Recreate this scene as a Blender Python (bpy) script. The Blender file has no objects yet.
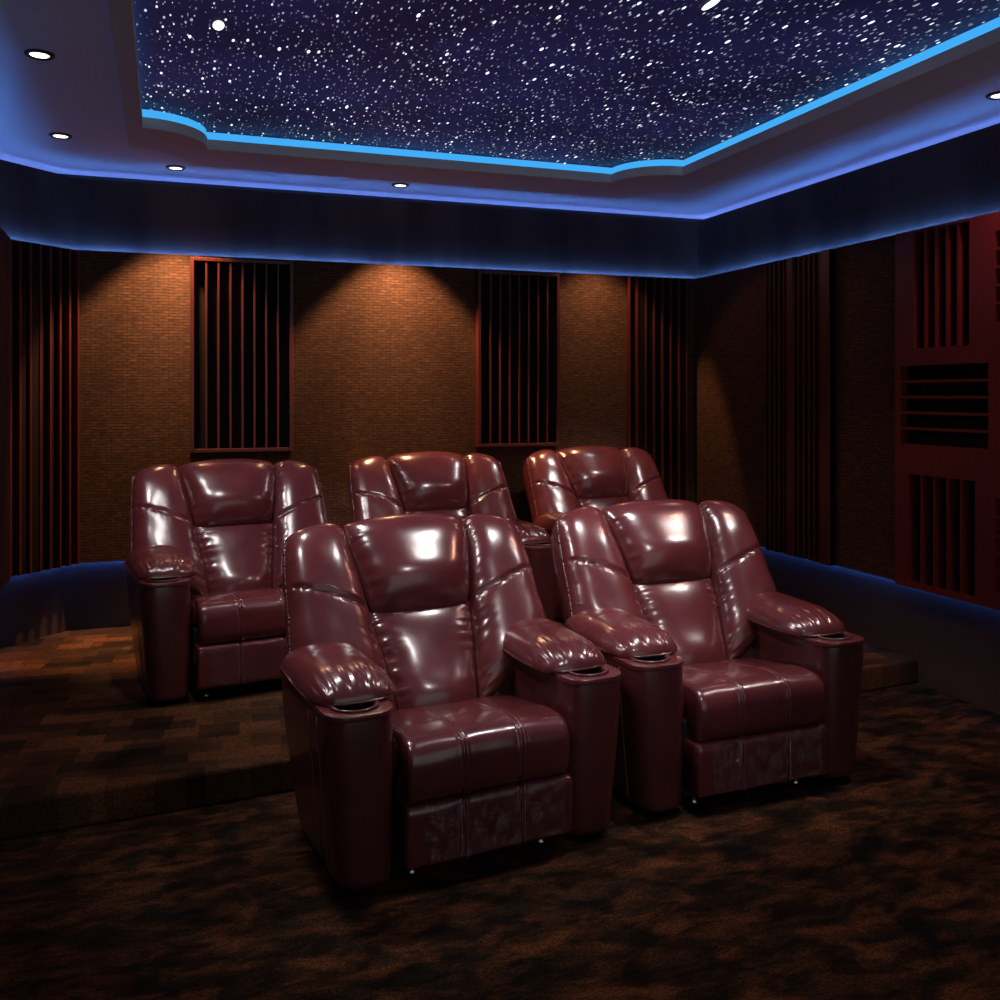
import bpy, bmesh, math, random
from mathutils import Vector, noise
C = bpy.context.scene.collection
PI = math.pi
random.seed(7)

# ------------------------------------------------------------------ helpers
def sm(o, angle=None):
    for p in o.data.polygons: p.use_smooth = True

def obj(name, bm, mat, parent=None, smooth=False, bevel=0, seg=2, loc=None):
    bmesh.ops.recalc_face_normals(bm, faces=bm.faces[:])
    me = bpy.data.meshes.new(name); bm.to_mesh(me); bm.free()
    me.materials.append(mat)
    o = bpy.data.objects.new(name, me); C.objects.link(o)
    if parent: o.parent = parent
    if loc: o.location = loc
    if smooth: sm(o)
    if bevel:
        m = o.modifiers.new('bevel', 'BEVEL'); m.width = bevel; m.segments = seg; m.limit_method = 'ANGLE'; m.angle_limit = math.radians(40)
    return o

def tag(o, label=None, cat=None, group=None, kind=None):
    if label: o['label'] = label
    if cat: o['category'] = cat
    if group: o['group'] = group
    if kind: o['kind'] = kind
    return o

def thing(name, label, cat, loc=(0, 0, 0), rz=0, group=None):
    o = bpy.data.objects.new(name, None); C.objects.link(o)
    o.location = loc; o.rotation_euler = (0, 0, rz); o.empty_display_size = .1
    return tag(o, label, cat, group)

def struct(name, bm, m, label=None, **k):
    return tag(obj(name, bm, m, **k), label, kind='structure')

def box(bm, x0, x1, y0, y1, z0, z1):
    vs = [bm.verts.new((x, y, z)) for z in (z0, z1) for x, y in ((x0, y0), (x1, y0), (x1, y1), (x0, y1))]
    for f in ((3, 2, 1, 0), (4, 5, 6, 7), (0, 1, 5, 4), (1, 2, 6, 5), (2, 3, 7, 6), (3, 0, 4, 7)):
        bm.faces.new([vs[i] for i in f])
    return bm

def B(*a):
    bm = bmesh.new()
    for q in (a if isinstance(a[0], tuple) else (a,)): box(bm, *q)
    return bm

def prism(bm, pts, z0, z1, caps=True):
    lo = [bm.verts.new((x, y, z0)) for x, y in pts]; hi = [bm.verts.new((x, y, z1)) for x, y in pts]
    n = len(pts)
    for i in range(n): bm.faces.new((lo[i], lo[(i+1) % n], hi[(i+1) % n], hi[i]))
    if caps: bm.faces.new(lo[::-1]); bm.faces.new(hi)
    return bm

def loft(bm, rings, cap=True, closed=True):
    R = [[bm.verts.new(p) for p in r] for r in rings]
    n = len(R[0])
    for a, b in zip(R, R[1:]):
        for i in range(n if closed else n-1):
            j = (i+1) % n
            bm.faces.new((a[i], a[j], b[j], b[i]))
    if cap:
        bm.faces.new(R[0][::-1]); bm.faces.new(R[-1])
    return R

def tube(bm, pts, r, n=8, wob=None):
    rings = []
    P = [Vector(p) for p in pts]
    for i, p in enumerate(P):
        d = (P[min(i+1, len(P)-1)] - P[max(i-1, 0)]).normalized()
        up = Vector((0, 0, 1)) if abs(d.z) < .9 else Vector((0, 1, 0))
        a = d.cross(up).normalized(); b = d.cross(a)
        rr = r*(wob(i) if wob else 1)
        rings.append([p + a*rr*math.cos(2*PI*k/n) + b*rr*math.sin(2*PI*k/n) for k in range(n)])
    loft(bm, rings)

def lathe(bm, prof, n=32, c=(0, 0, 0)):
    rings = [[(c[0]+r*math.cos(2*PI*k/n), c[1]+r*math.sin(2*PI*k/n), c[2]+z) for k in range(n)] for r, z in prof]
    loft(bm, rings, cap=False)
    return rings

# ------------------------------------------------------------------ materials
def mat(name, col, rough=.5, metal=0, spec=.5, coat=0, emit=None, estr=0):
    m = bpy.data.materials.new(name); m.use_nodes = True
    b = m.node_tree.nodes['Principled BSDF']
    b.inputs['Base Color'].default_value = (*col, 1); b.inputs['Roughness'].default_value = rough
    b.inputs['Metallic'].default_value = metal; b.inputs['Specular IOR Level'].default_value = spec
    b.inputs['Coat Weight'].default_value = coat
    if emit: b.inputs['Emission Color'].default_value = (*emit, 1); b.inputs['Emission Strength'].default_value = estr
    return m

def N(m, t, **k):
    n = m.node_tree.nodes.new(t)
    for a, v in k.items():
        if hasattr(n, a): setattr(n, a, v)
        else: n.inputs[a].default_value = v
    return n
def L(m, a, b): m.node_tree.links.new(a, b)
def bsdf(m): return m.node_tree.nodes['Principled BSDF']
def coords(m, scale=(1, 1, 1), rot=(0, 0, 0)):
    t = N(m, 'ShaderNodeTexCoord'); mp = N(m, 'ShaderNodeMapping')
    mp.inputs['Scale'].default_value = scale; mp.inputs['Rotation'].default_value = rot
    L(m, t.outputs['Object'], mp.inputs['Vector']); return mp.outputs['Vector']
def ramp(m, fac, stops):
    r = N(m, 'ShaderNodeValToRGB'); e = r.color_ramp.elements
    while len(e) < len(stops): e.new(.5)
    for el, (p, c) in zip(e, stops): el.position = p; el.color = (*c, 1)
    L(m, fac, r.inputs['Fac']); return r.outputs['Color']
def bump(m, h, strength, dist, prev=None):
    b = N(m, 'ShaderNodeBump'); b.inputs['Strength'].default_value = strength; b.inputs['Distance'].default_value = dist
    L(m, h, b.inputs['Height'])
    if prev: L(m, prev, b.inputs['Normal'])
    L(m, b.outputs['Normal'], bsdf(m).inputs['Normal']); return b.outputs['Normal']

def leather(name, col, rough=.26, wr=.12):
    m = mat(name, col, rough, spec=.5, coat=.6)
    bsdf(m).inputs['Coat Roughness'].default_value = .17
    v = coords(m)
    n1 = N(m, 'ShaderNodeTexNoise', Scale=9.0, Detail=4.0, Roughness=.55); L(m, v, n1.inputs['Vector'])
    c = ramp(m, n1.outputs['Fac'], [(.3, tuple(x*.82 for x in col)), (.7, tuple(x*1.15 for x in col))])
    L(m, c, bsdf(m).inputs['Base Color'])
    n0 = N(m, 'ShaderNodeTexNoise', Scale=22.0, Detail=3.0); L(m, v, n0.inputs['Vector'])
    b1 = bump(m, n0.outputs['Fac'], wr, .004)
    n2 = N(m, 'ShaderNodeTexVoronoi', Scale=420.0); L(m, v, n2.inputs['Vector'])
    bump(m, n2.outputs['Distance'], .12, .0006, b1)
    return m
M_leather = leather('oxblood_leather', (.098, .0195, .0225), .24)
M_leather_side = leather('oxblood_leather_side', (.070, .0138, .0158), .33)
M_thread = mat('seam_thread', (.16, .055, .06), .45)
M_dark = mat('black_plastic', (.006, .006, .007), .4)
M_black = mat('matte_black', (.004, .004, .004), .8)
M_chrome = mat('foot_metal', (.5, .5, .52), .25, 1)

# crinkled plastic film
M_film = mat('clear_film', (.6, .6, .65), .12)
nt = M_film.node_tree
tr = N(M_film, 'ShaderNodeBsdfTransparent'); gl = N(M_film, 'ShaderNodeBsdfGlossy', Roughness=.09)
gl.inputs['Color'].default_value = (.75, .75, .85, 1)
mx = N(M_film, 'ShaderNodeMixShader'); mx.inputs[0].default_value = .14
L(M_film, tr.outputs[0], mx.inputs[1]); L(M_film, gl.outputs[0], mx.inputs[2])
L(M_film, mx.outputs[0], nt.nodes['Material Output'].inputs['Surface'])
v = coords(M_film, (1, 1, .35)); nn = N(M_film, 'ShaderNodeTexNoise', Scale=38.0, Detail=5.0, Roughness=.7, Distortion=1.2)
L(M_film, v, nn.inputs['Vector'])
bb = N(M_film, 'ShaderNodeBump'); bb.inputs['Strength'].default_value = 1; bb.inputs['Distance'].default_value = .012
L(M_film, nn.outputs['Fac'], bb.inputs['Height']); L(M_film, bb.outputs['Normal'], gl.inputs['Normal'])

# woven wall cloth: fine horizontal courses
def weave(name, c0, c1, rot=(0, 0, 0)):
    m = mat(name, c0, .8, spec=.25)
    t = N(m, 'ShaderNodeTexCoord'); sx = N(m, 'ShaderNodeSeparateXYZ'); L(m, t.outputs['Object'], sx.inputs[0])
    ad = N(m, 'ShaderNodeMath', operation='ADD'); L(m, sx.outputs['X'], ad.inputs[0]); L(m, sx.outputs['Y'], ad.inputs[1])
    cb = N(m, 'ShaderNodeCombineXYZ'); L(m, ad.outputs[0], cb.inputs['X']); L(m, sx.outputs['Z'], cb.inputs['Y'])
    br = N(m, 'ShaderNodeTexBrick', Scale=1.0)
    for k, val in (('Mortar Size', .0035), ('Brick Width', .06), ('Row Height', .018), ('Mortar Smooth', .6), ('Bias', 0.0)):
        br.inputs[k].default_value = val
    br.inputs['Color1'].default_value = (*c0, 1); br.inputs['Color2'].default_value = (*c1, 1)
    br.inputs['Mortar'].default_value = (*(x*.4 for x in c0), 1)
    L(m, cb.outputs[0], br.inputs['Vector'])
    n = N(m, 'ShaderNodeTexNoise', Scale=45.0, Detail=3.0); mp = N(m, 'ShaderNodeMapping')
    mp.inputs['Scale'].default_value = (.5, 2.5, 1); L(m, cb.outputs[0], mp.inputs['Vector']); L(m, mp.outputs[0], n.inputs['Vector'])
    mi = N(m, 'ShaderNodeMixRGB', blend_type='MULTIPLY'); mi.inputs[0].default_value = .85
    L(m, br.outputs['Color'], mi.inputs[1]); L(m, ramp(m, n.outputs['Fac'], [(.3, (.35, .35, .35)), (.7, (1.3, 1.3, 1.3))]), mi.inputs[2])
    L(m, mi.outputs[0], bsdf(m).inputs['Base Color'])
    bump(m, br.outputs['Fac'], -.5, .003)
    return m
M_cloth = weave('woven_wall_cloth', (.125, .054, .029), (.080, .034, .019))
M_wainscot = mat('dark_wainscot_fabric', (.055, .030, .024), .75, spec=.3)
M_band = mat('dark_band_fabric', (.05, .027, .022), .7, spec=.3)
v = coords(M_band, (1, 1, .2)); nn = N(M_band, 'ShaderNodeTexNoise', Scale=5.0, Detail=2.0); L(M_band, v, nn.inputs['Vector'])
L(M_band, ramp(M_band, nn.outputs['Fac'], [(.35, (.035, .018, .015)), (.65, (.065, .036, .03))]), bsdf(M_band).inputs['Base Color'])
M_wood = mat('mahogany_slat', (.13, .018, .014), .38, spec=.5)
v = coords(M_wood, (14, 14, .8)); nn = N(M_wood, 'ShaderNodeTexNoise', Scale=3.0, Detail=5.0); L(M_wood, v, nn.inputs['Vector'])
L(M_wood, ramp(M_wood, nn.outputs['Fac'], [(.3, (.055, .008, .008)), (.7, (.115, .017, .013))]), bsdf(M_wood).inputs['Base Color'])
M_redwood = mat('red_lacquered_wood', (.14, .013, .013), .42)
M_well = mat('black_well_backing', (.010, .004, .004), .8, spec=.15)
M_ceil = mat('grey_ceiling_paint', (.8, .79, .76), .85)
M_cover = mat('ceiling_step_paint', (.72, .69, .64), .85)

def led(name, col, s):
    m = bpy.data.materials.new(name); m.use_nodes = True
    m.node_tree.nodes.remove(bsdf(m)); e = N(m, 'ShaderNodeEmission'); e.inputs[0].default_value = (*col, 1); e.inputs[1].default_value = s
    L(m, e.outputs[0], m.node_tree.nodes['Material Output'].inputs['Surface']); return m
BLUE = (.045, .20, 1.0)
M_led_low = led('blue_led_low', BLUE, 62)
M_led_mid = led('blue_led_mid', (.08, .28, 1.0), 125)
M_led_top = led('blue_led_top', (.15, .27, 1.0), 6.5)
M_bandled = led('cyan_light_band', (.055, .42, .95), 1.0)
M_lens = led('downlight_lens', (1, .95, .9), 3.0)

# star ceiling : a black-blue film with fibre lights set in it, stretched along the room
M_star = mat('star_ceiling_film', (.010, .008, .03), .6)
m = M_star
def stars(scale, thr, keep, strength, loc):
    t = N(m, 'ShaderNodeTexCoord'); mp = N(m, 'ShaderNodeMapping')
    mp.inputs['Scale'].default_value = (1, .33, 0); mp.inputs['Location'].default_value = loc
    L(m, t.outputs['Object'], mp.inputs['Vector'])
    v = N(m, 'ShaderNodeTexVoronoi', Scale=scale, voronoi_dimensions='2D'); L(m, mp.outputs[0], v.inputs['Vector'])
    sep = N(m, 'ShaderNodeSeparateColor'); L(m, v.outputs['Color'], sep.inputs[0])
    # size varies per star
    ra = N(m, 'ShaderNodeMath', operation='MULTIPLY'); L(m, sep.outputs[1], ra.inputs[0]); ra.inputs[1].default_value = thr
    ra2 = N(m, 'ShaderNodeMath', operation='ADD'); L(m, ra.outputs[0], ra2.inputs[0]); ra2.inputs[1].default_value = thr*.45
    lt = N(m, 'ShaderNodeMath', operation='SUBTRACT'); L(m, ra2.outputs[0], lt.inputs[0]); L(m, v.outputs['Distance'], lt.inputs[1])
    mu = N(m, 'ShaderNodeMath', operation='MULTIPLY', use_clamp=True); L(m, lt.outputs[0], mu.inputs[0]); mu.inputs[1].default_value = 3/thr
    k = N(m, 'ShaderNodeMath', operation='GREATER_THAN'); L(m, sep.outputs[0], k.inputs[0]); k.inputs[1].default_value = 1-keep
    a = N(m, 'ShaderNodeMath', operation='MULTIPLY'); L(m, mu.outputs[0], a.inputs[0]); L(m, k.outputs[0], a.inputs[1])
    b_ = N(m, 'ShaderNodeMath', operation='POWER'); L(m, sep.outputs[2], b_.inputs[0]); b_.inputs[1].default_value = 1.8
    c = N(m, 'ShaderNodeMath', operation='MULTIPLY'); L(m, a.outputs[0], c.inputs[0]); L(m, b_.outputs[0], c.inputs[1])
    d = N(m, 'ShaderNodeMath', operation='MULTIPLY'); L(m, c.outputs[0], d.inputs[0]); d.inputs[1].default_value = strength
    return d.outputs[0]
s1 = stars(34, .125, .5, 1.7, (0, 0, 0)); s2 = stars(17, .085, .45, 3.2, (3.3, 1.7, 0)); s3 = stars(60, .19, .5, .4, (7, 2, 0))
a1 = N(m, 'ShaderNodeMath', operation='ADD'); L(m, s1, a1.inputs[0]); L(m, s2, a1.inputs[1])
a2 = N(m, 'ShaderNodeMath', operation='ADD'); L(m, a1.outputs[0], a2.inputs[0]); L(m, s3, a2.inputs[1])
vm = N(m, 'ShaderNodeVectorMath', operation='SCALE'); vm.inputs[0].default_value = (.80, .84, 1.0); L(m, a2.outputs[0], vm.inputs['Scale'])
nz = N(m, 'ShaderNodeTexNoise', Scale=1.4, Detail=3.0); tc = N(m, 'ShaderNodeTexCoord'); L(m, tc.outputs['Object'], nz.inputs['Vector'])
bg = ramp(m, nz.outputs['Fac'], [(.3, (.0045, .0035, .017)), (.7, (.011, .010, .052))])
va = N(m, 'ShaderNodeVectorMath', operation='ADD'); L(m, vm.outputs[0], va.inputs[0]); L(m, bg, va.inputs[1])
L(m, va.outputs[0], bsdf(m).inputs['Emission Color']); bsdf(m).inputs['Emission Strength'].default_value = 1
m.cycles.emission_sampling = 'NONE'
M_bigstar = led('bright_fibre_star', (.85, .92, 1), 3)

# carpet : patchwork of rust and near black blocks
def carpet(name, wob, rot):
    m = mat(name, (.05, .03, .02), .95, spec=.1)
    t = N(m, 'ShaderNodeTexCoord'); mp = N(m, 'ShaderNodeMapping'); mp.inputs['Rotation'].default_value = (0, 0, rot)
    L(m, t.outputs['Object'], mp.inputs['Vector'])
    n = N(m, 'ShaderNodeTexNoise', Scale=2.6, Detail=3.0); L(m, mp.outputs[0], n.inputs['Vector'])
    sc = N(m, 'ShaderNodeVectorMath', operation='SCALE'); L(m, n.outputs['Color'], sc.inputs[0]); sc.inputs['Scale'].default_value = wob
    ad = N(m, 'ShaderNodeVectorMath', operation='ADD'); L(m, mp.outputs[0], ad.inputs[0]); L(m, sc.outputs[0], ad.inputs[1])
    def br(w, h, c1, c2, off):
        b = N(m, 'ShaderNodeTexBrick', Scale=1.0, offset=off)
        for k, val in (('Mortar Size', 0.0), ('Brick Width', w), ('Row Height', h), ('Bias', 0.0)): b.inputs[k].default_value = val
        b.inputs['Color1'].default_value = (*c1, 1); b.inputs['Color2'].default_value = (*c2, 1); b.inputs['Mortar'].default_value = (*c2, 1)
        L(m, ad.outputs[0], b.inputs['Vector']); return b.outputs['Color']
    a = br(.24, .10, (.115, .048, .021), (.020, .012, .009), .5)
    b = br(.17, .16, (1.25, 1.15, 1.0), (.28, .26, .27), .3)
    mi = N(m, 'ShaderNodeMixRGB', blend_type='MULTIPLY'); mi.inputs[0].default_value = 1; L(m, a, mi.inputs[1]); L(m, b, mi.inputs[2])
    f = N(m, 'ShaderNodeTexNoise', Scale=90.0, Detail=4.0, Roughness=.8); L(m, mp.outputs[0], f.inputs['Vector'])
    mi2 = N(m, 'ShaderNodeMixRGB', blend_type='MULTIPLY'); mi2.inputs[0].default_value = .9; L(m, mi.outputs[0], mi2.inputs[1])
    L(m, ramp(m, f.outputs['Fac'], [(.36, (.3, .3, .3)), (.66, (1.8, 1.65, 1.4))]), mi2.inputs[2])
    g = N(m, 'ShaderNodeTexNoise', Scale=5.0, Detail=2.0); L(m, mp.outputs[0], g.inputs['Vector'])
    mi3 = N(m, 'ShaderNodeMixRGB', blend_type='ADD'); mi3.inputs[0].default_value = 1; L(m, mi2.outputs[0], mi3.inputs[1])
    L(m, ramp(m, g.outputs['Fac'], [(.45, (.004, .004, .003)), (.65, (.022, .008, .005))]), mi3.inputs[2])
    L(m, mi3.outputs[0], bsdf(m).inputs['Base Color'])
    bump(m, f.outputs['Fac'], .7, .006)
    return m
M_carpet_hi = carpet('platform_carpet', .05, .09)
def carpet_lo():
    m = mat('floor_carpet', (.05, .03, .02), .95, spec=.1)
    v = coords(m, (2.2, 4.2, 1), (0, 0, .5)); v2 = coords(m, (3.5, 7, 1), (0, 0, -.45)); v3 = coords(m)
    a = N(m, 'ShaderNodeTexNoise', Scale=1.9, Detail=5.0, Roughness=.62, Distortion=.8); L(m, v, a.inputs['Vector'])
    b = N(m, 'ShaderNodeTexNoise', Scale=1.8, Detail=4.0, Roughness=.6, Distortion=.5); L(m, v2, b.inputs['Vector'])
    c1 = ramp(m, a.outputs['Fac'], [(.38, (.014, .011, .008)), (.50, (.038, .018, .011)), (.60, (.080, .034, .017))])
    c2 = ramp(m, b.outputs['Fac'], [(.40, (.30, .32, .34)), (.60, (1.3, 1.1, .95))])
    mi = N(m, 'ShaderNodeMixRGB', blend_type='MULTIPLY'); mi.inputs[0].default_value = 1; L(m, c1, mi.inputs[1]); L(m, c2, mi.inputs[2])
    f = N(m, 'ShaderNodeTexNoise', Scale=110.0, Detail=4.0, Roughness=.8); L(m, v3, f.inputs['Vector'])
    m2 = N(m, 'ShaderNodeMixRGB', blend_type='MULTIPLY'); m2.inputs[0].default_value = 1; L(m, mi.outputs[0], m2.inputs[1])
    L(m, ramp(m, f.outputs['Fac'], [(.36, (.25, .25, .25)), (.66, (1.9, 1.75, 1.5))]), m2.inputs[2])
    L(m, m2.outputs[0], bsdf(m).inputs['Base Color']); bump(m, f.outputs['Fac'], .8, .007)
    return m
M_carpet_lo = carpet_lo()

# ------------------------------------------------------------------ room
YB, XR, XL = 6.25, 3.78, -.85          # faces of the wall panels
YF = -1.6
ZW, ZT, ZBAND, ZC = .54, 2.44, 2.89, 2.955
CH = ((-.85, 5.92), (-.52, 6.25))       # left corner chamfer
struct('floor', B(-1.1, 4.1, YF-.2, 6.6, -.1, 0), M_carpet_lo, 'dark brown and rust patterned carpet floor in front of the platform')
P = [(-.95, 3.66), (3.86, 4.07), (3.86, 6.4), (-.95, 6.4)]
bm = bmesh.new(); prism(bm, P, 0, .128)
struct('platform', bm, M_carpet_hi, 'low carpeted platform carrying the back row of seats', bevel=.012)

def offs(d):   # wall line (viewed from above) pushed outward by d
    k = .4142*d
    return [(XR+d, YF), (XR+d, YB+d), (CH[1][0]-k, YB+d), (CH[0][0]-d, CH[0][1]+k), (XL-d, YF)]
names = ['wall_right', 'wall_back', 'wall_corner', 'wall_left']
def shell(z0, z1, d0, d1, mt, nm, lab):
    A, Bq = offs(d0), offs(d1)
    for i in range(4):
        bm = bmesh.new(); prism(bm, [A[i], A[i+1], Bq[i+1], Bq[i]], z0, z1)
        struct(names[i] + nm, bm, mt, lab % names[i].split('_')[1])
shell(0, ZW+.10, .060, .12, M_wainscot, '_wainscot', 'dark brown wainscot under the blue strip on the %s wall')
shell(ZW, ZT, 0, .035, M_cloth, '', 'brown woven wall covering of the %s wall')
shell(ZT-.12, ZBAND, .066, .11, M_band, '_upper_band', 'dark brown band between the two blue strips of the %s wall')
shell(0, ZC+.1, .29, .33, M_black, '_backing', 'black backing behind the %s wall panels')

# led strips (real luminous tapes lying behind the panel edges)
def strip(z, d0, d1, th, mt, tilt, lab, idx):
    A, Bq = offs(d0), offs(d1)
    bm = bmesh.new()
    for i in range(4):
        a0, a1, b1, b0 = A[i], A[i+1], Bq[i+1], Bq[i]
        prism(bm, [a0, a1, b1, b0], z, z+th)
    return struct('trim_%d' % idx, bm, mt, lab)
strip(ZW+.010, .0385, .0405, .014, M_led_low, 0, 'blue light strip under the wall panels', 1)
strip(ZT-.022, .0385, .0405, .014, M_led_mid, 0, 'blue light strip on top of the wall panels', 2)
strip(ZBAND-.012, .235, .245, .034, M_led_top, 0, 'blue light strip along the edge of the ceiling', 3)

# ceiling with tray opening
def tray(x0, x1, y0, y1, r, inset=0):
    pts = []
    # scooped corners on the far side, plain near side
    pts.append((x0, y0)); pts.append((x1, y0))
    for k in range(13):
        a = PI*1.5 - (PI/2)*k/12      # centre at corner (x1,y1): from straight below to left
        pts.append((x1 + r*math.cos(a), y1 + r*math.sin(a)))
    for k in range(13):
        a = -(PI/2)*k/12              # centre (x0,y1): from right to below
        pts.append((x0 + r*math.cos(a), y1 + r*math.sin(a)))
    return pts
def plate_hole(bm, outer, inner, z0, z1):
    for z in (z0, z1):
        vo = [bm.verts.new((x, y, z)) for x, y in outer]; vi = [bm.verts.new((x, y, z)) for x, y in inner]
        es = []
        for V in (vo, vi):
            for i in range(len(V)): es.append(bm.edges.new((V[i], V[(i+1) % len(V)])))
        bmesh.ops.triangle_fill(bm, use_beauty=True, edges=es)
    for pl in (outer, inner):
        lo = [bm.verts.new((x, y, z0)) for x, y in pl]; hi = [bm.verts.new((x, y, z1)) for x, y in pl]
        for i in range(len(pl)):
            j = (i+1) % len(pl); bm.faces.new((lo[i], lo[j], hi[j], hi[i]))
    bmesh.ops.remove_doubles(bm, verts=bm.verts[:], dist=1e-5)
    return bm
LIP = tray(-.11, 3.04, 1.75, 5.50, .33)
STEP = tray(-.19, 3.35, 1.45, 5.93, .33)
room = [(-1.2, YF-.1), (4.15, YF-.1), (4.15, 6.65), (-1.2, 6.65)]
struct('ceiling', plate_hole(bmesh.new(), room, STEP, ZC, ZC+.06), M_ceil, 'grey dropped ceiling border around the star ceiling')
def ring_xy(bm, a, b, z0, z1): return plate_hole(bm, a, b, z0, z1)
big = tray(-.235, 3.35, -1.1, 5.92, .33)
struct('ceiling_step', ring_xy(bmesh.new(), STEP, LIP, ZC-.028, ZC+.03), M_cover, 'shallow grey step around the star ceiling opening', bevel=.004)
# luminous band standing on the step edge

bm = plate_hole(bmesh.new(), tray(-.135, 3.065, 1.725, 5.525, .33), tray(-.115, 3.045, 1.745, 5.505, .33), ZC-.012, ZC+.070)
lb = obj('light_band', bm, M_bandled); tag(lb, 'glowing cyan blue light band framing the star ceiling', 'light')
struct('ceiling_star_panel', B(-.4, 3.5, 1.2, 6.2, ZC+.080, ZC+.12), M_star, 'dark navy star ceiling dotted with white fibre lights')
for x, y, rx, ry, lab in ((.20, 3.93, .022, .050, 'large round bright star light near the left edge of the star ceiling'),
                          (1.94, 3.09, .016, .065, 'long bright streak of a star light in the right half of the star ceiling')):
    bm = bmesh.new(); n = 20
    loft(bm, [[(rx*s*math.cos(2*PI*k/n), ry*s*math.sin(2*PI*k/n), z) for k in range(n)] for s, z in ((1, 0), (.85, -.004), (.4, -.007))])
    tag(obj('star_light', bm, M_bigstar, loc=(x, y, ZC+.080)), lab, 'star light')

# downlights
dl0 = None
def downlight(x, y, lab):
    global dl0
    if dl0 is None:
        t = thing('downlight', lab, 'downlight', (x, y, ZC), 0, 'recessed downlights in the grey ceiling')
        bm = bmesh.new(); R = lathe(bm, [(.058, .0), (.058, -.006), (.050, -.011), (.040, -.009), (.036, .0)], 36)
        obj('trim_ring', bm, M_dark, t, smooth=True)
        bm = bmesh.new(); loft(bm, [[(r*math.cos(2*PI*k/36), r*math.sin(2*PI*k/36), z) for k in range(36)] for r, z in ((.039, -.001), (.036, -.006), (.02, -.008))])
        obj('lens', bm, M_lens, t)
        dl0 = t; return t
    r = dl0.copy(); C.objects.link(r); r.location = (x, y, ZC); r['label'] = lab
    for ch in dl0.children:
        c = ch.copy(); C.objects.link(c); c.parent = r
    return r
DL = [(-.485, 4.27, 'recessed ceiling downlight, largest and nearest of those left of the star ceiling'),
      (-.53, 5.57, 'recessed ceiling downlight in the left far corner of the ceiling'),
      (.06, 6.12, 'recessed ceiling downlight over the left end of the brown woven wall'),
      (1.47, 6.13, 'recessed ceiling downlight over the wall right of the left slatted panel'),
      (3.65, 3.36, 'recessed ceiling downlight right of the star ceiling')]
for a in DL: downlight(*a)

def look(o, d): o.rotation_euler = Vector(d).to_track_quat('-Z', 'Y').to_euler()
def spot(x, y, z, d, e, col, ang, blend, r=.03):
    l = bpy.data.lights.new('spot', 'SPOT'); l.energy = e; l.color = col; l.spot_size = math.radians(ang); l.spot_blend = blend; l.shadow_soft_size = r
    o = bpy.data.objects.new('spot_light', l); C.objects.link(o); o.location = (x, y, z); look(o, d); return o
WARM = (1, .55, .25)
t38 = math.radians(28)
for x, e in ((.06, 75), (1.455, 75), (2.93, 22)):
    spot(x, 6.05, 2.905, (0, -math.sin(t38), -math.cos(t38)), e*.25, WARM, 104, .22)
    w_ = spot(x, 6.05, 2.905, (0, .06, -1), e*3.1, WARM, 42, .4)      # wall washer with an oval beam
    w_.scale = (2.2, 1, 1)
    spot(x, 6.05, 2.905, (0, .10, -1), e*1.6, WARM, 40, 1)
spot(3.6, 4.75, 2.905, (-math.sin(t38), 0, -math.cos(t38)), 4, (1, .5, .25), 100, .5)
spot(3.6, 3.30, 2.905, (-math.sin(t38), 0, -math.cos(t38)), 34, (1, .45, .3), 118, .6)
# white spots added to light the seats: under star lights, others mostly without fixtures
WH = (1, .93, .92)
def aim(x, y, tx, ty, e, ang=36, r=.09):
    spot(x, y, 2.88, (tx-x, ty-y, .8-2.88), e, WH, ang, .7, r)
KEY = [(.20, 3.93, 1.1, 3.6, 70, 70), (1.94, 3.09, 1.2, 3.6, 60, 60), (1.94, 3.09, 2.3, 3.8, 70, 60), (.20, 3.93, .5, 5.15, 80, 46), (1.94, 3.09, 1.6, 5.4, 110, 27), (1.94, 3.09, 2.85, 5.6, 100, 27),
       (-.47, 2.9, .9, 3.5, 60, 40), (3.60, 2.9, 2.3, 3.6, 60, 40), (-.47, 4.20, .45, 5.3, 60, 45), (3.6, 4.6, 2.9, 5.7, 50, 40), (3.6, 5.6, 1.7, 5.5, 40, 40),
       (1.5, 1.25, 1.6, 3.6, 50, 40)]
for k in KEY: aim(k[0], k[1], k[2], k[3], k[4]*(1.05 if k[3] > 4.5 else 1.3), k[5])

# ------------------------------------------------------------------ wall panels
def diffuser(label, group, origin, ang, w, z0, z1, fins, depth=.07, frame=.022, framed=True, seed=1, wood=None, finw=.012, extra=None):
    """slatted acoustic panel; local x along wall, local -y into the room"""
    rnd = random.Random(seed); wood = wood or M_wood
    t = thing('slatted_panel', label, 'acoustic panel', (origin[0], origin[1], z0), ang, group)
    h = z1-z0
    if framed:
        obj('frame', B((0, frame, -depth, 0, 0, h), (w-frame, w, -depth, 0, 0, h), (frame, w-frame, -depth, 0, 0, frame), (frame, w-frame, -depth, 0, h-frame, h)), wood, t, bevel=.002)
        a, b, lo, hi = frame, w-frame, frame, h-frame
    else: a, b, lo, hi = 0, w, 0, h
    bm = bmesh.new(); n = fins
    for i in range(n+1):
        if framed and i in (0, n): continue
        x = a + (b-a)*i/n
        x = min(max(x, a+finw/2), b-finw/2)
        box(bm, x-finw/2, x+finw/2, -depth+.004, -.001, lo, hi)
    if extra:
        for e0, e1 in extra: box(bm, e0, e1, -depth-.004, -.001, lo, hi)
    obj('slats', bm, wood, t, bevel=.0015)
    bm = bmesh.new()
    for i in range(n):
        x0 = a + (b-a)*i/n + finw/2; x1 = a + (b-a)*(i+1)/n - finw/2
        dd = rnd.choice((.008, .02, .032, .04))
        box(bm, x0, x1, -dd, -.0005, lo, hi)
    obj('well_backing', bm, M_well, t)
    return t
G = 'tall slatted acoustic panels on the walls'
diffuser('framed dark red slatted panel above the chair at the left end of the back row', G, (.147, YB, 0), 0, .63, 1.20, 2.42, 8, seed=3)
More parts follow.
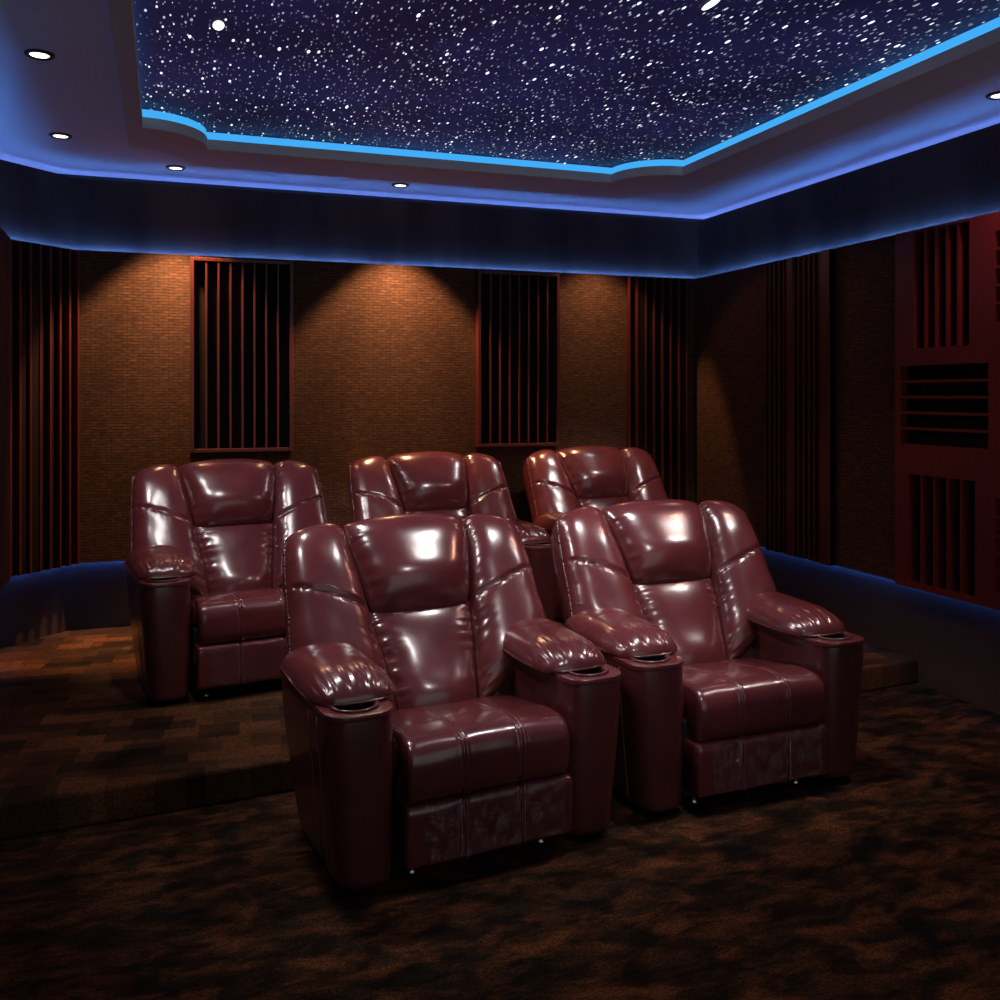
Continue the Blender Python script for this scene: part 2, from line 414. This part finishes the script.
diffuser('framed dark red slatted panel on the middle of the back wall', G, (2.03, YB, 0), 0, .61, 1.20, 2.42, 8, seed=5)
diffuser('full height slatted panel at the right end of the back wall', G, (3.20, YB, 0), 0, .49, ZW, ZT-.01, 7, seed=6, framed=False, depth=.05)
diffuser('full height slatted panel across the angled left corner of the room', G, (CH[0][0], CH[0][1], 0), PI/4, .4667, ZW, ZT-.01, 7, seed=8, framed=False, depth=.05, finw=.014)
diffuser('full height dark red slatted panel on the right wall beside the woven cloth', G, (XR, 5.31, 0), -PI/2, .65, ZW, ZT-.01, 13, seed=9, framed=False, depth=.045,
         extra=((.24, .30), (.57, .65)))
diffuser('slatted panel on the left wall next to the angled corner', G, (XL, 4.9, 0), PI/2, .9, ZW, ZT-.01, 12, seed=10, framed=False, depth=.05)

# red louvred absorber on the right wall: red board with openings holding louvres; local x along wall toward the viewer
t = thing('louvred_absorber', 'red wooden absorber board with horizontal and vertical louvred openings on the right wall', 'acoustic panel', (XR, 4.105, ZW), -PI/2)
W = 1.85; H0 = ZT-ZW-.01
wins = [(.035, .615, .76, 1.175, 'h'), (.10, .535, .03, .60, 'v'), (.14, .50, 1.265, 1.875, 'v'), (.655, 1.15, .08, .53, 'h'), (.655, 1.15, 1.37, 1.80, 'h'), (.72, 1.09, .64, 1.26, 'v'),
        (1.25, 1.75, .76, 1.175, 'h'), (1.30, 1.70, .03, .60, 'v'), (1.30, 1.70, 1.265, 1.875, 'v')]
cols = {}
xs = sorted({0, W} | {q for w in wins for q in w[:2]}); zs = sorted({0, H0} | {q for w in wins for q in w[2:4]})
bm = bmesh.new()
def inwin(x, z): return any(a < x < b and c < z < d for a, b, c, d, _ in wins)
# board as a plate with rectangular holes
cells = {(i, j) for i in range(len(xs)-1) for j in range(len(zs)-1) if not inwin((xs[i]+xs[i+1])/2, (zs[j]+zs[j+1])/2)}
vv = {}
def V(i, j, k):
    if (i, j, k) not in vv: vv[i, j, k] = bm.verts.new((xs[i], (-.06, -.001)[k], zs[j]))
    return vv[i, j, k]
for i, j in cells:
    bm.faces.new((V(i, j, 0), V(i+1, j, 0), V(i+1, j+1, 0), V(i, j+1, 0)))
    bm.faces.new((V(i, j, 1), V(i, j+1, 1), V(i+1, j+1, 1), V(i+1, j, 1)))
    for di, dj, e in ((-1, 0, ((i, j), (i, j+1))), (1, 0, ((i+1, j), (i+1, j+1))), (0, -1, ((i, j), (i+1, j))), (0, 1, ((i, j+1), (i+1, j+1)))):
        if (i+di, j+dj) not in cells:
            (a, b), (c, d) = e; bm.faces.new((V(a, b, 0), V(c, d, 0), V(c, d, 1), V(a, b, 1)))
obj('board', bm, M_redwood, t)
for a, b, c, d, k in wins:
    bm = bmesh.new(); n = 5
    if k == 'h':
        for i in range(1, n):
            z = c + (d-c)*i/n; box(bm, a, b, -.058, -.004, z-.007, z+.007)
    else:
        for i in range(1, n+1-1):
            x = a + (b-a)*i/n; box(bm, x-.007, x+.007, -.058, -.004, c, d)
    lv = obj('louvre', bm, M_redwood, t)
bm = B(*[(a, b, -.006, -.002, c, d) for a, b, c, d, k in wins]); obj('well_backing', bm, M_well, t)

# ------------------------------------------------------------------ the recliner
R30 = math.radians(30)
OY, OZ = .42, .40
def TB(x, t, n): return Vector((x, OY + t*math.sin(R30) - n*math.cos(R30), OZ + t*math.cos(R30) + n*math.sin(R30)))
def cl(s, k=1.7):   # clusters samples toward the rim
    return math.copysign(1-(1-abs(s))**k, s)
def fn(x, y, z=0): return noise.noise(Vector((x, y, z)))

def pillow(bm, nu, nv, place, front, back, k=.10, kk=1.8):
    """place(a,b)->(u,v); front/back(a,b,prof)->heights; T transform given by place returning callable"""
    F, K = {}, {}
    for i in range(nu+1):
        for j in range(nv+1):
            a = cl(-1+2*i/nu, kk); b = cl(-1+2*j/nv, kk)
            a2 = a*(1-k*abs(b)**5); b2 = b*(1-k*abs(a)**5)
            rim = i in (0, nu) or j in (0, nv)
            F[i, j] = bm.verts.new(place(a2, b2, front(a, b)))
            K[i, j] = F[i, j] if rim else bm.verts.new(place(a2, b2, back(a, b)))
    for i in range(nu):
        for j in range(nv):
            bm.faces.new((F[i, j], F[i+1, j], F[i+1, j+1], F[i, j+1]))
            q = (K[i, j], K[i, j+1], K[i+1, j+1], K[i+1, j])
            if len({v for v in q} & set((F[i, j], F[i+1, j], F[i+1, j+1], F[i, j+1]))) < 4: bm.faces.new(q)

def pr(a, b, p=2.6, q=2.6, e=.5): return (max(0, 1-abs(a)**p)*max(0, 1-abs(b)**q))**e
def lerp(a, b, s): return a+(b-a)*s
def sstep(a, b, x):
    x = min(1, max(0, (x-a)/(b-a))); return x*x*(3-2*x)

def pucker(d, s, w, f, amp, seed=0):
    """gathers running away from a seam: d = distance from seam, s = position along it"""
    g = fn(s*f, seed*3.1, 0) + .6*fn(s*f*2.1, seed, 4)
    return amp*math.exp(-(d/w)**2)*g

def make_chair():
    t = thing('recliner', '', 'recliner chair')
    # --- base and back shell
    obj('base_frame', B((-.30, .30, .07, .77, .035, .33)), M_black, t, bevel=.01)
    bm = bmesh.new(); rings = []
    for i in range(15):
        s = i/14; tt = lerp(-.20, .715, s); w = lerp(.47, .40, s**1.6); e = min(s, 1-s)*14
        sh = 1 if e >= 1 else .90+.1*math.sqrt(max(0, 1-(1-e)**2))
        r = []
        for k in range(40):
            a = 2*PI*k/40; c, d = math.cos(a), math.sin(a)
            x = w*sh*math.copysign(abs(c)**.35, c); n = -.115 + .085*sh*math.copysign(abs(d)**.35, d)
            r.append(TB(x, tt, n))
        rings.append(r)
    loft(bm, rings); obj('back_shell', bm, M_leather_side, t, smooth=True)

    # --- headrest
    bm = bmesh.new()
    def place(a, b, n):
        s = (b+1)/2; w = lerp(.205, .272, s)
        return TB(a*w, lerp(.375, .762, s) + .024*(1-a*a)*(s-.2), n)
    def front(a, b):
        h = .110*pr(a, b, 3.2, 2.6) + .020*math.exp(-((b+.35)/.4)**2)*(1-a*a)
        w = pucker(1-abs(a), b, .22, 9, .006, 1 if a > 0 else 2)*min(1, (1-abs(a))*12)
        w += pucker(1+b, a, .18, 7, .004, 5)*min(1, (1+b)*8)
        w += .001*fn(a*2, b*2, 9)
        return -.015 + h + w*min(1, (1-abs(b))*8)
    pillow(bm, 64, 56, place, front, lambda a, b: -.015 - .085*pr(a, b, 6, 6), .06)
    obj('headrest', bm, M_leather, t, smooth=True)

    # --- lumbar cushion
    bm = bmesh.new()
    def place(a, b, n):
        s = (b+1)/2; w = lerp(.150, .222, s)
        return TB(a*w, lerp(-.05, .42, s), n)
    def front(a, b):
        h = .062*pr(a, b, 2.6, 3.5) + .022*math.exp(-((b+.55)/.35)**2)*(1-a*a)
        w = pucker(1-abs(a), b, .26, 17, .011, 3 if a > 0 else 4)*min(1, (1-abs(a))*9)
        w += .0015*fn(a*2, b*2, 3)
        return -.025 + h + w*min(1, (1-abs(b))*8)
    pillow(bm, 64, 72, place, front, lambda a, b: -.035 - .05*pr(a, b, 6, 6), .05)
    obj('lumbar_cushion', bm, M_leather, t, smooth=True)

    # --- side wings of the back
    for sg in (-1, 1):
        bm = bmesh.new()
        def xi(tt): return lerp(.150, .207, tt/.385) if tt < .385 else lerp(.207, .252, (tt-.385)/.36)
        def xo(tt):
            if tt < .40: return lerp(.545, .515, max(0, tt-.1)/.3)
            s = (tt-.40)/.35; return lerp(.515, .495, max(0, s)**1.5)
        def place(a, b, n):
            s = (a+1)/2; q = (b+1)/2
            t0 = lerp(-.03, .20, s**.8); t1 = .765 - .045*s**2 + .010*(1-(2*s-1)**2)
            tt = lerp(t0, t1, q); p = TB(lerp(xi(tt), xo(tt), s), tt, n); p.x *= sg
            # round the outer half backwards
            return p
        def front(a, b):
            s = (a+1)/2; q = (b+1)/2
            t0 = lerp(-.03, .20, s**.8); t1 = .765 - .045*s**2
            tt = lerp(t0, t1, q)
            h = .088*pr(a, b, 2.7, 3.2)
            h += .020*math.exp(-((q-.12)/.16)**2)*(1-a*a)
            seam = lerp(.405, .515, s); d = tt-seam
            h -= .016*math.exp(-(d/.0045)**2)*min(1, (1-abs(a))*5) + (.006 if d < 0 else 0)*math.exp(d/.05)*min(1, (1-abs(a))*4)
            w = pucker(1+a, b, .30, 15, .009, 7)*min(1, (1+a)*9) + pucker(1-a, b, .16, 26, .006, 8)*min(1, (1-a)*12)
            w += pucker(abs(d)*14 if d < 0 else 9, a, .5, 5, .005, 9)
            w += .0018*fn(a*2, b*3, 2)
            return -.02 + h + w*min(1, (1-abs(b))*8)
        pillow(bm, 60, 96, place, front, lambda a, b: -.02 - .145*pr(a, b, 8, 7), .055)
        wg = obj('back_wing', bm, M_leather, t, smooth=True)
        # gathered outer seam
        bm = bmesh.new(); pts = []
        for i in range(90):
            b = -.93 + 1.86*i/89
            p = place(.985*(1-.055*abs(b)**5), b, -.012 + .0025*fn(i*.7, 1, sg)); pts.append(p)
        tube(bm, pts, .0065, 8, lambda i: 1+.35*math.sin(i*2.4)); obj('piping', bm, M_leather_side, wg, smooth=True)

    # --- seat
    def xroll(name, w, yc, zc, ry, rz, ex, crown=0, grooves=True, nring=56, mt=M_leather, wr=.002, edge=.03, tilt=0):
        bm = bmesh.new(); rings = []; nx = 150
        for i in range(nx+1):
            u = -1+2*i/nx; x = u*w
            d = (1-abs(u))*w/edge
            sh = math.sqrt(max(0, 1-(1-min(1, d))**2)); sh = .55+.45*sh if d < 1 else 1
            r = []
            for k in range(nring):
                a = 2*PI*k/nring; c, s = math.cos(a), math.sin(a)
                y = math.copysign(abs(c)**(2/ex), c); z = math.copysign(abs(s)**(2/ex), s)
                inset = (1-sh)*edge*.9
                g = 0
                if grooves:
                    g = .007*(math.exp(-((abs(x)-.105)/.004)**2)) - .0022*math.exp(-((abs(x)-.105-.011)/.004)**2) - .0022*math.exp(-((abs(x)-.105+.011)/.004)**2)
                    g += .0035*fn(x*22, a*2, 5)*math.exp(-((abs(x)-.105)/.03)**2)
                q = -g - inset + crown*(1-u*u)*max(0, s) + wr*fn(x*9, a*1.5, zc*10)
                yy = yc + y*(ry+q); zz = zc + z*(rz+q) + tilt*(yy-yc)
                r.append((x, yy, zz))
            rings.append(r)
        loft(bm, rings)
        return obj(name, bm, mt, t, smooth=True)
    xroll('seat_cushion', .300, .305, .358, .205, .072, 5, .012, True, tilt=-.14)
    sf = xroll('seat_front_roll', .290, .093, .358, .122, .104, 3.3, .008)
    ft = xroll('footrest', .300, .03, .165, .058, .100, 7, 0, True, wr=.0015, edge=.02)
    # stitching threads beside the grooves
    for x in (-.105, .105):
        for dx in (-.009, .009):
            bm = bmesh.new(); pts = []
            for k in range(24):
                a = math.radians(lerp(80, 262, k/23)); c, s = math.cos(a), math.sin(a); ex = 3.3
                y = math.copysign(abs(c)**(2/ex), c); z = math.copysign(abs(s)**(2/ex), s)
                pts.append((x+dx+.0015*fn(k*.5, dx*99, x), .093 + y*(.1225+.0004), .358+z*(.1045)+(.008*(1-(x/.303)**2)*max(0, s))*z))
            tube(bm, pts, .0013, 6); obj('stitch_line', bm, M_thread, sf, smooth=True)
    for x in (-.105, .105):
        for dx in (-.009, .009):
            bm = bmesh.new(); tube(bm, [(x+dx, -.0285, lerp(.075, .255, k/12)) for k in range(13)], .0012, 6)
            obj('stitch_line', bm, M_thread, ft, smooth=True)
    # clear protective film on the footrest
    bm = bmesh.new(); nx, nz = 70, 36; G2 = {}
    for i in range(nx+1):
        for j in range(nz+1):
            x = lerp(-.245, .262, i/nx); z = lerp(.085, .268, j/nz)
            y = -.0345 - .0035*abs(fn(x*28, z*9, 1)) - .004*abs(fn(x*60, z*14, 7))*sstep(.18, .26, z)
            G2[i, j] = bm.verts.new((x, y, z))
    for i in range(nx):
        for j in range(nz): bm.faces.new((G2[i, j], G2[i+1, j], G2[i+1, j+1], G2[i, j+1]))
    fl = obj('plastic_film', bm, M_film, ft, smooth=True); fl['label'] = 'clear crinkled protective plastic film'
    # --- arms
    for sg in (-1, 1):
        def outline(z, grow=0, n=64):
            xin = .318 - grow; xout = lerp(.500, .541, min(1, z/.5)) + grow
            y0, y1 = .0 - grow + .012*(1-min(1, z/.5)), lerp(.54, .66, min(1, z/.5)) + grow
            pts = []
            def arc(cx, cy, rx, ry, a0, a1, m):
                for k in range(m+1):
                    a = math.radians(lerp(a0, a1, k/m)); pts.append((sg*(cx+rx*math.cos(a)), cy+ry*math.sin(a)))
            xm = (xin+xout)/2; hw = (xout-xin)/2
            # soft D shaped front
            for k in range(25):
                a = math.radians(lerp(180, 360, k/24)); c, s = math.cos(a), math.sin(a)
                pts.append((sg*(xm+hw*math.copysign(abs(c)**.62, c)), y0+.10+.10*math.copysign(abs(s)**.75, s)))
            for k in range(12): pts.append((sg*xout, lerp(y0+.13, y1-.04, k/11)))
            arc(xout-.03, y1-.03, .03, .03, 0, 90, 4); arc(xin+.03, y1-.03, .03, .03, 90, 180, 4)
            for k in range(12): pts.append((sg*xin, lerp(y1-.04, y0+.13, k/11)))
            return pts
        bm = bmesh.new(); rings = []
        for z, g in ((.025, -.012), (.032, -.003), (.05, 0), (.2, .002), (.35, .003), (.48, .001), (.545, 0), (.556, -.001)):
            rings.append([(x + sg*.002*fn(y*7, z*5, sg), y, z) for x, y in outline(z, g)])
        loft(bm, rings, cap=False)
        bm.faces.new(list(bm.verts)[:len(rings[0])][::-1])
        am = obj('armrest', bm, M_leather_side, t, smooth=True)
        # leather topped plate with the cup hole
        bm = bmesh.new(); cx, cy, cr = sg*.432, .098, .056
        hole = [(cx+cr*1.12*math.cos(2*PI*k/40), cy+cr*math.sin(2*PI*k/40)) for k in range(40)]
        plate_hole(bm, outline(.55, .003), hole, .553, .572)
        tp = obj('arm_top', bm, M_leather, t, bevel=.006, seg=3); sm(tp)
        bm = bmesh.new(); rr = [(r, z) for r, z in ((.068, .573), (.071, .578), (.067, .582), (.059, .580), (.054, .572), (.052, .50))]
        rings = [[(cx+r*1.12*math.cos(2*PI*k/40), cy+r*math.sin(2*PI*k/40), z-.002) for k in range(40)] for r, z in rr]
        loft(bm, rings, cap=False); rim = obj('cup_holder', bm, M_leather_side, t, smooth=True)
        bm = bmesh.new()
        loft(bm, [[(cx+r*1.12*math.cos(2*PI*k/40), cy+r*math.sin(2*PI*k/40), z) for k in range(40)] for r, z in ((.0505, .565), (.047, .49), (.02, .488))], cap=False)
        obj('cup_well', bm, M_black, rim, smooth=True)
        # vertical seams on the outer side
        for y in (.135, .235):
            bm = bmesh.new(); tube(bm, [(sg*(lerp(.500, .541, min(1, z/.5))+.0035), y + .03*(z-.3)*.3, z) for z in [.04+.5*k/14 for k in range(15)]], .0016, 6)
            obj('stitch_line', bm, M_thread, am, smooth=True)
        # pad
        bm = bmesh.new()
        def place(a, b, n):
            y = .380 + b*.260
            w = .146*(1-.04*b)
            return Vector((sg*(.414+.006*b + a*w), y - .02*(1-a*a)*(b < 0)*abs(b), 0.580 + .012*sstep(-.2, 1, b) + n))
        def front(a, b):
            h = .092*pr(a, b, 2.5, 3.0)
            fr = 1+b
            w = pucker(fr-.12, a, .34, 19, .014, 11)*min(1, fr*6)*min(1, (1-abs(a))*5)
            w += .003*fn(a*2, b*3, 8) - .004*math.exp(-((b-.15)/.02)**2)*(1-abs(a))
            return h + w
        pillow(bm, 60, 72, place, front, lambda a, b: -.034*pr(a, b, 4, 4), .13)
        pd = obj('arm_pad', bm, M_leather, t, smooth=True)
        bm = bmesh.new(); pts = []
        for i in range(121):
            a = 2*PI*i/120; c, s = math.cos(a), math.sin(a)
            A_ = math.copysign(abs(c)**.36, c); B_ = math.copysign(abs(s)**.30, s)
            pts.append(place(A_*(1-.13*abs(B_)**5), B_*(1-.13*abs(A_)**5), -.001))
        tube(bm, pts, .0045, 6, lambda i: 1+.2*math.sin(i*2.2)); obj('piping', bm, M_leather_side, pd, smooth=True)
    for x, y in ((-.24, .10), (.24, .10), (-.24, .70), (.24, .70)):
        bm = bmesh.new(); loft(bm, [[(x+r*math.cos(2*PI*k/16), y+r*math.sin(2*PI*k/16), z) for k in range(16)] for r, z in ((.018, 0), (.022, .006), (.014, .012), (.012, .04))])
        obj('foot', bm, M_chrome, t, smooth=True)
    return t

def copy_tree(o, parent=None):
    c = o.copy(); C.objects.link(c)
    if parent: c.parent = parent
    for ch in list(o.children): copy_tree(ch, c)
    return c

first = make_chair()
SEATS = [(1.008, 2.939, 0, .117, 'oxblood leather recliner at the left of the front row, nearest the viewer'),
         (2.152, 3.078, 0, .045, 'oxblood leather recliner at the right of the front row, by the right wall'),
         (.435, 4.64, .128, .138, 'oxblood leather recliner at the left end of the platform row, beside the aisle'),
         (1.617, 4.92, .128, .104, 'oxblood leather recliner in the middle of the platform row, behind the left front recliner'),
         (2.862, 5.20, .128, .101, 'oxblood leather recliner at the right end of the platform row, behind the right front recliner')]
copies = [first] + [copy_tree(first) for _ in SEATS[1:]]
for c, (x, y, z, r, lab) in zip(copies, SEATS):
    c.location = (x, y, z); c.rotation_euler = (0, 0, r); c['label'] = lab; c['group'] = 'oxblood leather recliners in two rows'

# ------------------------------------------------------------------ world, camera
w = bpy.data.worlds.new('world'); bpy.context.scene.world = w; w.use_nodes = True
w.node_tree.nodes['Background'].inputs[0].default_value = (.9, 1, 1, 1)
w.node_tree.nodes['Background'].inputs[1].default_value = .5
cam = bpy.data.cameras.new('camera'); co = bpy.data.objects.new('camera', cam); C.objects.link(co)
cam.sensor_width = 36; cam.lens = 36*.945; cam.shift_y = -.105; cam.clip_start = .02
co.location = (0, 0, 1.56); co.rotation_euler = (PI/2, 0, -math.radians(19.5))
s = bpy.context.scene; s.camera = co
s.view_settings.view_transform = 'Standard'; s.view_settings.look = 'None'; s.view_settings.gamma = 1; s.view_settings.exposure = 0
s.view_settings.use_curve_mapping = False
s.cycles.max_bounces = 8; s.cycles.sample_clamp_indirect = 3
